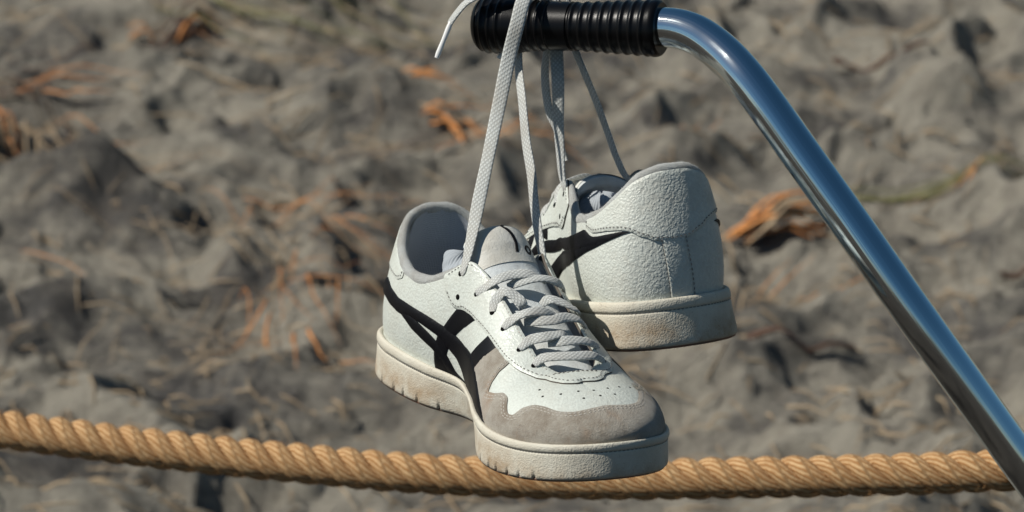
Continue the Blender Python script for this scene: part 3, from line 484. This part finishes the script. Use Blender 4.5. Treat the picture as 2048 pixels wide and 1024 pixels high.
    for li, L in enumerate(LACES):
        L = [list(x) for x in L]
        if ENDS[li][0] is not None: L = [ey(ENDS[li][0], -1)] + L[1:]
        if ENDS[li][1] is not None: L = L[:-1] + [ey(ENDS[li][1], 1)]
        P = np.array(L, float); P[:, 2] += .3
        nn = np.array([[.45, y / 40., .85] for x, y, z in L]); nn[0] += [0, -1.2, -.2]; nn[-1] += [0, 1.2, -.2]; nn += np.array([[rl.uniform(-.25, .25), 0, 0] for _ in L])
        w_ = np.full(len(L), 6.8); w_[0] = 4.6; w_[-1] = 4.8; V, F, UV = ribbon_geo(P * .001, nn, w_ * .001, .0017, .0010); add('lace', np.array(V) * 1000, F, M['lace'], uvs=UV)
    return root
S1 = make_shoe(0); S2 = make_shoe(1)
# ------------------------------------------------------------------ things placed in the camera's neighbourhood, in metres
def at(px, py, d):
    """world point seen at that pixel, d metres in front of the camera"""
    return CW @ Vector(((px - 1024) / FPX * d, -(py - 512) / FPX * d, -d))
def ground(px, py):
    o = CW @ Vector((0, 0, 0)); v = (CW @ Vector(((px - 1024) / FPX, -(py - 512) / FPX, -1))) - o; k = -o.z / v.z; return o + v * k
def wobj(name, V, F, mt, parent, **kw): return obj(name, V, F, mt, parent, **kw)
def vec(v): return np.array([v[0], v[1], v[2]], float)
VIEW = vec(CW.to_3x3() @ Vector((0, 0, 1))); RIGHT = vec(CW.to_3x3() @ Vector((1, 0, 0))); UPV = vec(CW.to_3x3() @ Vector((0, 1, 0)))

# cart handle: chrome tube with a ribbed rubber grip
handle = empty('cart_handle', 'bent chrome tube handle with a black ribbed rubber grip, shoes hanging from it', 'handle')
DL, DR = 2.125, 2.078
def gaxis(px): return vec(at(px, 48 + (px - 945) / 393 * 9, DL + (DR - DL) * (px - 945) / 393))
prof = []; px = 944.0
def grip_r(x):
    r = np.interp(x, [945, 1000, 1050, 1100, 1150, 1200, 1250, 1300, 1336], [60, 59, 54.5, 50, 49.5, 52, 55, 57.5, 57.5])
    e = 1.0
    if x < 985: e = .55 + .45 * math.sqrt(max(0.0, 1 - ((985 - x) / 30.)**2))
    if x > 1312: e = .86 + .14 * math.sqrt(max(0, 1 - ((x - 1312) / 12.)**2))
    rib = 0
    rd = lambda ph: max(0., math.cos(math.pi * (ph % 1 - .5)))**5
    if 968 < x < 1022: rib = 2.6 * rd((x - 956.8) / 15.4) - 2.6
    elif 1048 < x < 1106: rib = 2.6 * rd((x - 1049.3) / 15.4) - 2.6
    elif 1146 < x < 1308: rib = 2.8 * rd((x - 1144) / 20.4) - 2.8
    return (r + rib) * e / FPX * 2.1
xs = np.arange(955, 1324, .8); nseg = 64; V = []; A0 = gaxis(945); A1 = gaxis(1338); ax = norm(A1 - A0); e1 = norm(np.cross(ax, UPV)); e2 = np.cross(ax, e1)
for x in xs:
    c = gaxis(x); r = grip_r(x)
    for k in range(nseg): a = 2*math.pi*k/nseg; V.append(c + (e1 * math.cos(a) + e2 * math.sin(a)) * r)
F = grid_faces(len(xs), nseg, closed_v=True, flip=True); F.append(tuple(range(nseg))); F.append(tuple((len(xs)-1)*nseg + k for k in range(nseg))[::-1])
wobj('grip', V, F, M['grip'], handle, autosmooth=70)
TP = [(1270,54,2.086),(1318,54,2.080),(1356,57,2.074),(1390,68,2.068),(1422,88,2.062),(1452,113,2.055),(1490,154,2.045),(1530,206,2.038),(1581,278,2.032),(1700,445,2.022),(1826,624,2.018),(2015,887,2.03),(2180,1117,2.05),(2500,1560,2.09),(3000,2260,2.18)]
P, d = spline(np.array([vec(at(*p)) for p in TP]), .004); T = norm(np.gradient(P, axis=0)); V = []; s = norm(np.cross(T[0], VIEW))
UV = []
for i in range(len(P)):
    s = norm(s - np.dot(s, T[i]) * T[i]); b_ = np.cross(T[i], s)
    for k in range(40): a = 2*math.pi*k/40; V.append(P[i] + (s * math.cos(a) + b_ * math.sin(a)) * .01165); UV.append((d[i], abs(k/40. - .5)))
F = grid_faces(len(P), 40, closed_v=True, flip=False); F.append(tuple(range(40))[::-1]); F.append(tuple((len(P)-1)*40 + k for k in range(40)))
wobj('tube', V, F, M['chrome'], handle, uvs=UV)

# hanging shoelaces: px, py, distance, twist (deg) of the flat side away from the camera, width mm
def strand(name, pts, parent, mt='lace', thick=.0017):
    P = np.array([vec(at(*p[:3])) for p in pts]); T = norm(np.gradient(P, axis=0)); N = []
    for t, p in zip(T, pts):
        vv = norm(VIEW - np.dot(VIEW, t) * t) if abs(np.dot(VIEW, t)) < .97 else norm(UPV - np.dot(UPV, t) * t)
        sd = np.cross(t, vv); a = rad(p[3]); N.append(vv * math.cos(a) + sd * math.sin(a))
    V, F, UV = ribbon_geo(P, N, [p[4] * .001 for p in pts], thick, .0010); return wobj(name, V, F, M[mt], parent, uvs=UV)
G = 2.106
laceA = empty('shoelace', 'pale flat shoelace of the front shoe looped over the grip, white tip at left', 'shoelace', 'shoelaces hung over the grip')
laceB = empty('shoelace', 'pale flat shoelace hanging behind the grip down to the rear shoe', 'shoelace', 'shoelaces hung over the grip')
strand('strand', [(1100,20,G+.019,180,7),(1085,-12,G+.008,120,8),(1064,-18,G-.006,60,8.2),(1047,0,G-.0185,10,8.4),(1034,50,G-.024,0,8.6),(1019,110,G-.022,5,8.6),(997,215,2.082,14,8.4),(975,320,2.075,25,8.2),(957,405,2.07,22,8.4),(942,480,2.063,40,8),(933,520,2.059,50,7),(925,545,2.058,50,5.5),(921,552,2.066,50,4.5)], laceA)
strand('strand', [(1050,-10,G+.008,90,7),(1040,50,G+.019,60,8),(1037,123,G+.014,58,8),(1045,205,2.108,55,8),(1053,287,2.102,50,8),(1063,349,2.096,48,8),(1069,410,2.09,50,8),(1076,460,2.086,52,8),(1084,505,2.083,55,7),(1091,532,2.082,60,6),(1096,540,2.090,60,5)], laceA)
strand('strand', [(1030,-24,G-.004,60,7),(990,-16,G-.006,70,7),(950,-4,G-.004,62,7),(932,6,G-.004,58,6.5),(918,21,G-.004,55,6),(908,34,G-.004,50,5.2),(900,47,G-.004,40,4.2)], laceA)
def aglet(p0, p1, r, parent):
    P = np.array([vec(at(*p0)), vec(at(*p1))]); T = norm(P[1] - P[0]); s = norm(np.cross(T, VIEW)); b_ = np.cross(T, s); V = []; L = np.linspace(0, 1, 9)
    for e in L:
        rr = r * (1 + .06 * math.sin(e * 9)) * (.8 if e in (0., 1.) else 1)
        for k in range(14): a = 2*math.pi*k/14; V.append(P[0] + (P[1]-P[0]) * e + (s * math.cos(a) + b_ * math.sin(a) * .7) * rr)
    F = grid_faces(9, 14, closed_v=True, flip=False); F += [tuple(range(14))[::-1], tuple(8*14 + k for k in range(14))]; return wobj('aglet', V, F, M['aglet'], parent, autosmooth=50)
aglet((902,44,G-.004), (873,116,G-.005), .0015, laceA)
aglet((1012,96,G+.02), (997,117,G+.02), .0014, laceB)
strand('strand', [(1118,-14,G+.0,90,7),(1116,30,G+.019,20,8),(1113,98,G+.018,8,8),(1116,164,G+.012,20,8),(1117,246,2.128,38,8),(1121,308,2.133,50,7.6),(1124,350,2.135,60,7),(1130,378,2.135,62,5.5),(1133,388,2.138,62,5)], laceB)
strand('strand', [(1098,-10,G+.004,90,7),(1096,40,G+.022,65,7.5),(1094,98,G+.022,62,7.5),(1090,140,G+.026,55,7.5),(1093,190,G+.030,52,7.5),(1101,232,G+.033,58,7.5),(1113,262,G+.036,70,7),(1124,300,G+.038,60,6.5),(1129,322,G+.038,50,6)], laceB)
strand('strand', [(1138,-12,G+.0,90,7),(1140,40,G+.019,60,7.5),(1150,98,G+.016,62,7.5),(1166,139,G+.012,64,7.5),(1190,197,2.13,64,7.5),(1214,262,2.14,66,7.5),(1235,320,2.148,66,7.5),(1252,353,2.152,66,7),(1275,372,2.156,66,6),(1297,386,2.158,66,5)], laceB)
strand('strand', [(1030,-20,G+.006,90,6),(1020,30,G+.02,60,6),(1012,90,G+.021,50,5),(1008,100,G+.02,50,4)], laceB)

# rope
rope = empty('rope', 'thick twisted three-strand hemp rope sagging across the frame behind the shoes', 'rope')
RP = [(-700,760,2.74),(-350,800,2.69),(0,857,2.64),(200,884,2.61),(500,917,2.57),(800,944,2.53),(1000,955,2.51),(1400,957,2.46),(1700,951,2.43),(2030,940,2.40),(2400,920,2.37),(2900,880,2.33)]
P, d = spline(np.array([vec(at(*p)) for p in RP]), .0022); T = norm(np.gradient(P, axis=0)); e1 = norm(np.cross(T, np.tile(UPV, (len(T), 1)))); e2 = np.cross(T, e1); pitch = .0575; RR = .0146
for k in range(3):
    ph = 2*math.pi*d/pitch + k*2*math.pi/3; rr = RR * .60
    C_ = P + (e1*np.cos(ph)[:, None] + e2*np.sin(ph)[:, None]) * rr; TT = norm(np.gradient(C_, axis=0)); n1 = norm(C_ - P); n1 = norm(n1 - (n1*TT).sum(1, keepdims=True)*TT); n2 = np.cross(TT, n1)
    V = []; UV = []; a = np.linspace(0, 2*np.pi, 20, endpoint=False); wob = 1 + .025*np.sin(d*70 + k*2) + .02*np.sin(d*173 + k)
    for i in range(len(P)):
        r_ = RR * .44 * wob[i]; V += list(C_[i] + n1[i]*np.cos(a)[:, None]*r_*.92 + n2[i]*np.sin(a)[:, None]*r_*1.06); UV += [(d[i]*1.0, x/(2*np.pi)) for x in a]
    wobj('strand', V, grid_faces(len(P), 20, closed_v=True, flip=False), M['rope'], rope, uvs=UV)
rs = np.random.RandomState(9); V, F = [], []
for _ in range(9000):
    i = rs.randint(2, len(P)-2); a = rs.uniform(0, 2*np.pi); n = e1[i]*math.cos(a) + e2[i]*math.sin(a); c = P[i] + n*RR*.93; t = norm(T[i]*rs.uniform(-1, 1) + n*rs.uniform(.1, .8) + rs.normal(0, .4, 3)); L = rs.uniform(.002, .006); s = norm(np.cross(t, rs.normal(0, 1, 3)))*.00009; kk = len(V)
    V += [c - s, c + s, c + t*L]; F.append((kk, kk+1, kk+2))
f_ = wobj('fibres', V, F, M['rope'], rope, smooth=False); f_['kind'] = 'stuff'

# ------------------------------------------------------------------ sand: one sheet, fine in view, reaching the horizon
def axis(a, b, step, far, n):
    core = np.arange(a, b, step); g = np.geomspace(step*1.3, far, n); return np.r_[(a - np.cumsum(g))[::-1], core, b + np.cumsum(g)]
gx = axis(-.85, .85, .0042, 150, 46); gy = axis(3.3, 6.0, .0052, 150, 46)
_perm = RNG.permutation(512)
_val = RNG.uniform(-1, 1, 512)
def vnoise(X, Y, s):
    X = X / s; Y = Y / s; xi = np.floor(X).astype(int); yi = np.floor(Y).astype(int); fx = X - xi; fy = Y - yi; fx = fx**3*(fx*(fx*6-15)+10); fy = fy**3*(fy*(fy*6-15)+10)
    h = lambda i, j: _val[_perm[(_perm[i % 512] + j) % 512]]
    return (h(xi, yi)*(1-fx) + h(xi+1, yi)*fx)*(1-fy) + (h(xi, yi+1)*(1-fx) + h(xi+1, yi+1)*fx)*fy
_r = np.random.RandomState(23); FEET = [(_r.uniform(-1.3, 1.3), _r.uniform(3.0, 6.6), _r.uniform(.04, .10), _r.uniform(.5, 1.), _r.uniform(0, math.pi), _r.uniform(.012, .032)) for _ in range(110)]
CLOD = [(_r.uniform(-.9, .9), _r.uniform(3.4, 5.9), _r.uniform(.008, .028), _r.uniform(.6, 1.)) for _ in range(260)]
def height(X, Y):
    X = np.asarray(X, float); Y = np.asarray(Y, float); wx = X + .02*vnoise(X+9, Y, .11) + .006*vnoise(X, Y+5, .04); wy = Y + .025*vnoise(X, Y+31, .13) + .006*vnoise(X+3, Y, .045); c_, s_ = math.cos(.5), math.sin(.5); rx = wx*c_ + wy*s_; ry = -wx*s_ + wy*c_
    def worley(x, y, sz, seed, lo, hi):
        x = x / sz; y = y / sz; xi = np.floor(x).astype(int); yi = np.floor(y).astype(int); acc = np.zeros(x.shape)
        for di in (-1, 0, 1):
            for dj in (-1, 0, 1):
                k = _perm[(_perm[(xi + di + seed) % 512] + yi + dj) % 512]; px_ = xi + di + .5 + .42 * _val[k]; py_ = yi + dj + .5 + .42 * _val[(k * 7 + 3) % 512]; q = lo + (hi - lo) * (.5 + .5 * _val[(k * 13 + 5) % 512])
                acc += np.exp(-14 * (((x - px_)**2 + (y - py_)**2) * q + .05 * _val[(k * 5 + 1) % 512]))
        return np.clip(-np.log(acc + 1e-9) / 14, -.15, .75)
    zone = .5 + .5 * vnoise(X + 50, Y, .55)
    h = .05*vnoise(X, Y, .8) + (.10 + .05 * zone) * worley(wx*.85, wy, .165, 3, .5, 1.5) + (.022 + .028 * zone) * worley(wx*.9, wy, .08, 90, .5, 1.5) + .006 * zone * worley(wx, wy, .034, 200, .5, 1.5) + .005*vnoise(wx, wy, .045) + .0028*vnoise(wx+2, wy, .018) + .0016*vnoise(X, Y, .0095)
    for x, y, r, e, a, dp in FEET:
        m = (np.abs(X-x) < r*3.2) & (np.abs(Y-y) < r*3.2)
        if not m.any(): continue
        dx = wx[m]-x; dy = wy[m]-y; u = (dx*math.cos(a)+dy*math.sin(a))/r; v = (-dx*math.sin(a)+dy*math.cos(a))/(r*e); q = np.sqrt(u*u+v*v); h[m] += dp*(-np.exp(-(q/.85)**4) + .45*np.exp(-((q-1.35)/.33)**2))
    for x, y, r, e in CLOD:
        m = (np.abs(X-x) < r*1.5) & (np.abs(Y-y) < r*1.5)
        if not m.any(): continue
        q = np.sqrt(((wx[m]-x)/r)**2 + ((wy[m]-y)/(r*e))**2); h[m] += .6*r*np.sqrt(np.clip(1-q**2, 0, 1))
    return h
X, Y = np.meshgrid(gx, gy, indexing='ij'); fade = np.clip(1 - (np.maximum(np.abs(X) - 6, 0) + np.maximum(np.abs(Y - 5) - 6, 0)) / 20, 0, 1)
H = height(X.ravel(), Y.ravel()).reshape(X.shape) * fade - .02
def hsample(x, y):
    i = np.searchsorted(gx, x) ; j = np.searchsorted(gy, y); return float(H[min(i, len(gx)-1), min(j, len(gy)-1)])
nx, ny = len(gx), len(gy); me = bpy.data.meshes.new('sand'); me.vertices.add(nx*ny); me.vertices.foreach_set('co', np.stack([X, Y, H], -1).astype(np.float32).ravel())
I, J = np.meshgrid(np.arange(nx-1), np.arange(ny-1), indexing='ij'); a = (I*ny+J).ravel(); quad = np.stack([a, a+ny, a+ny+1, a+1], 1).astype(np.int32); nf = len(quad)
me.loops.add(nf*4); me.loops.foreach_set('vertex_index', quad.ravel()); me.polygons.add(nf); me.polygons.foreach_set('loop_start', np.arange(0, nf*4, 4, dtype=np.int32)); me.polygons.foreach_set('use_smooth', np.ones(nf, bool)); me.update(calc_edges=True)
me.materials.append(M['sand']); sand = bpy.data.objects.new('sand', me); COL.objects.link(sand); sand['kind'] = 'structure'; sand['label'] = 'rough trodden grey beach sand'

# dry grass, leaves, stems and sticks lying on the sand; placed by where they stand
def blade(parent, x0, y0, ang, L, wd, mt, lift_, curl, rs):
    n = 9; V = []
    for i in range(n):
        e = i / (n - 1); a = ang + curl * e; x = x0 + L * e * math.cos(a); y = y0 + L * e * math.sin(a); z = hsample(x, y) + .009 + lift_ * math.sin(math.pi * min(e * 1.1, 1)) + lift_ * .25 * e
        ww = wd * .62 * (1 - .85 * e**1.5) * (.55 + .45 * min(1, e * 6)); s = np.array([-math.sin(a), math.cos(a), 0]); c = np.array([x, y, z]); V += [c - s*ww, c + np.array([0, 0, ww*.5]), c + s*ww, c - np.array([0, 0, ww*.25])]
    V = np.array(V) - vec(parent.location); F = grid_faces(n, 4, closed_v=True, flip=True); F += [(3, 2, 1, 0)]
    return obj('blade', V, F, M[mt], parent)
def tuft(name, label, cat, px, py, n, ang, spread, L, wd, mt, lift_=.01, area=.03, curl=.5, seed=1, group=None):
    rs = random.Random(seed); g = ground(px, py); r = empty(name, label, cat, group); r.location = (g.x, g.y, hsample(g.x, g.y))
    for i in range(n):
        m_ = rs.choice(mt); blade(r, g.x + rs.gauss(0, area), g.y + rs.gauss(0, area), ang + rs.uniform(-spread, spread), L * rs.uniform(.5, 1.15), wd * rs.uniform(.6, 1.3), m_, lift_ * rs.uniform(.3, 1.6), rs.uniform(-curl, curl), rs)
    return r
GD = 'dry grass and leaves scattered on the sand'
tuft('dry_leaves', 'small orange dry leaf scrap on the sand left of the lace strands', 'leaves', 825, 212, 7, .0, .25, .075, .006, ['orange', 'tan'], .012, .008, .3, 1, GD)
tuft('dry_leaves', 'bright orange dry leaf bunch on the sand just left of the long front lace', 'leaves', 850, 258, 11, -.5, .35, .085, .007, ['orange', 'orange', 'tan'], .016, .010, .4, 2, GD)
tuft('grass_tuft', 'tan and orange stalks lying on the sand behind the hanging laces', 'grass tuft', 950, 320, 14, .0, .5, .13, .003, ['orange', 'tan'], .01, .03, .5, 3, GD)
tuft('dry_leaves', 'broad bright orange leaf bunch between the rear shoe and the chrome tube', 'leaves', 1475, 487, 26, .22, .16, .15, .009, ['orange', 'orange', 'tan'], .022, .014, .3, 4, GD)
tuft('grass_tuft', 'loose tan and orange stalks on the sand left of the front shoe heel', 'grass tuft', 560, 440, 26, -.7, .7, .16, .0026, ['tan', 'orange', 'tan'], .014, .045, .5, 5, GD)
tuft('grass_tuft', 'thin straw tangle on the sand below and left of the front shoe heel', 'grass tuft', 600, 570, 22, -1.0, 1.0, .14, .0022, ['tan', 'orange'], .014, .05, .6, 6, GD)
tuft('grass_tuft', 'dark red brown debris clump in the upper left sand', 'grass tuft', 330, 95, 16, .2, 1.0, .08, .006, ['brown', 'orange', 'brown'], .012, .025, .7, 7, GD)
tuft('grass_tuft', 'orange brown stalk bundle at the left edge of the frame', 'grass tuft', 25, 290, 22, -.8, .8, .20, .0034, ['tan', 'orange', 'brown', 'tan', 'brown'], .008, .035, .5, 8, GD)
tuft('grass_tuft', 'dark brown stalks at the left edge above the orange stalk bundle', 'grass tuft', 20, 200, 12, -.1, .5, .16, .005, ['brown', 'brown', 'orange'], .01, .03, .3, 9, GD)
tuft('grass_tuft', 'long green and yellow stems lying in the upper left sand', 'grass tuft', 420, 60, 18, -.35, .25, .42, .0036, ['green', 'tan', 'green'], .018, .06, .3, 10, GD)
tuft('grass_tuft', 'olive green stems lying right of the chrome tube', 'grass tuft', 1690, 400, 9, .03, .07, .42, .0050, ['green', 'green', 'tan'], .010, .008, .12, 11, GD)
tuft('grass_tuft', 'short orange blades standing above the rear shoe heel', 'grass tuft', 1345, 305, 4, 1.0, .3, .10, .003, ['orange'], .012, .008, .3, 12, GD)
tuft('grass_tuft', 'orange and tan stalks on the sand right of the rear shoe', 'grass tuft', 1500, 570, 7, 1.1, .7, .12, .0026, ['orange', 'tan'], .012, .03, .5, 13, GD)
tuft('grass_tuft', 'few tan stalks crossing the sand in the middle left', 'grass tuft', 700, 330, 6, -.1, .2, .20, .0026, ['tan', 'brown'], .010, .03, .3, 14, GD)
tuft('grass_tuft', 'sparse orange blades at the right edge of the sand', 'grass tuft', 1990, 420, 5, 1.0, .5, .10, .003, ['orange', 'tan'], .010, .02, .4, 15, GD)
tuft('grass_tuft', 'small brown scraps low on the sand left of the front shoe', 'grass tuft', 640, 690, 6, -.8, .8, .06, .004, ['brown', 'orange'], .006, .04, .5, 16, GD)
rs = random.Random(77); V, F = [], []
for _ in range(1700):
    g = ground(rs.uniform(-250, 2300), rs.uniform(-120, 1150)); L = rs.uniform(.012, .06) * (1.8 if g.x < -.15 and g.y > 4.5 else 1); a = rs.gauss(-.2, .9); wd = rs.uniform(.0005, .0014); d_ = np.array([math.cos(a), math.sin(a), 0]); sd = np.array([-d_[1], d_[0], 0]); z0 = hsample(g.x, g.y); z1 = hsample(g.x + d_[0]*L, g.y + d_[1]*L); k = len(V)
    p0 = np.array([g.x, g.y, z0 + .003]); p2 = np.array([g.x + d_[0]*L, g.y + d_[1]*L, z1 + .003]); p1 = (p0 + p2)/2 + np.array([0, 0, rs.uniform(.001, .008)]) + sd * rs.uniform(-.006, .006)
    V += [p0 - sd*wd, p0 + sd*wd, p0 + [0, 0, wd*2], p1 - sd*wd, p1 + sd*wd, p1 + [0, 0, wd*2], p2 - sd*wd*.4, p2 + sd*wd*.4, p2 + [0, 0, wd]]
    for i in (0, 3):
        for u, v in ((0, 1), (1, 2), (2, 0)): F.append((k+i+u, k+i+v, k+i+3+v, k+i+3+u))
sb = obj('straw_litter', V, F, M['tan']); sb['kind'] = 'stuff'; sb['label'] = 'fine straw bits scattered over the sand'; sb['category'] = 'straw'
tuft('grass_tuft', 'long thin pale straws fanning over the sand at the top left', 'grass tuft', 560, 60, 16, -.45, .3, .30, .0024, ['tan', 'green', 'tan'], .015, .07, .35, 21, GD)
tuft('grass_tuft', 'thin tan straws running down the left third of the sand', 'grass tuft', 200, 420, 12, -.5, .5, .22, .0022, ['tan', 'orange', 'tan'], .012, .07, .4, 22, GD)
tuft('grass_tuft', 'loose straws on the sand between the left edge and the rope', 'grass tuft', 380, 640, 9, .1, .9, .14, .0020, ['tan'], .010, .07, .5, 23, GD)
def stick(label, p0, p1, r, mt, bend=0.):
    a, b_ = ground(*p0), ground(*p1); root = empty('stick', label, 'stick'); root.location = (a.x, a.y, hsample(a.x, a.y)); n = 12; V = []
    for i in range(n):
        e = i/(n-1); x = a.x + (b_.x-a.x)*e; y = a.y + (b_.y-a.y)*e + bend*math.sin(math.pi*e); c = np.array([x, y, hsample(x, y) + r*1.2]); rr = r*(1-.5*e)*(1+.15*math.sin(e*17))
        for k in range(8): q = 2*math.pi*k/8; V.append(c + np.array([math.cos(q)*rr*.4, math.sin(q)*rr, abs(math.sin(q/2+.2))*rr]) - vec(root.location))
    F = grid_faces(n, 8, closed_v=True); F += [tuple(range(8))[::-1], tuple((n-1)*8+k for k in range(8))]; obj('twig', V, F, M[mt], root)
stick('thin brown stick lying diagonally on the sand right of the chrome tube', (1872, 478), (1950, 612), .0032, 'tan')
stick('dark twig on the sand in the upper right', (1665, 158), (1850, 212), .008, 'brown', .02)
stick('dark curved strip standing in for a shadow on the sand below the rear shoe', (1495, 700), (1712, 700), .006, 'brown', -.03)  # strip modelled dark in place of a curved shadow on the sand
stick('short dark twig at the right edge of the sand', (2005, 560), (2060, 550), .007, 'brown')

# low dark dune ridge along the horizon, all round the beach
V = []; na = 240
for i in range(na):
    a = 2*math.pi*i/na; r = 95 + 8*math.sin(a*5); hgt = 3.2 + 1.2*math.sin(a*7) + .8*math.sin(a*19+1) + random.uniform(-.25, .25)
    for rr, z in ((r-16, -1.), (r-7, hgt*.62), (r, hgt), (r+12, hgt*.5), (r+25, -1.)): V.append((rr*math.cos(a), rr*math.sin(a), z))
dn = obj('dunes', V, grid_faces(na, 5, closed_u=True, flip=True), mat('dune_scrub', (.05, .055, .03), .95)[0]); dn['kind'] = 'structure'; dn['label'] = 'low scrub covered dunes along the horizon'
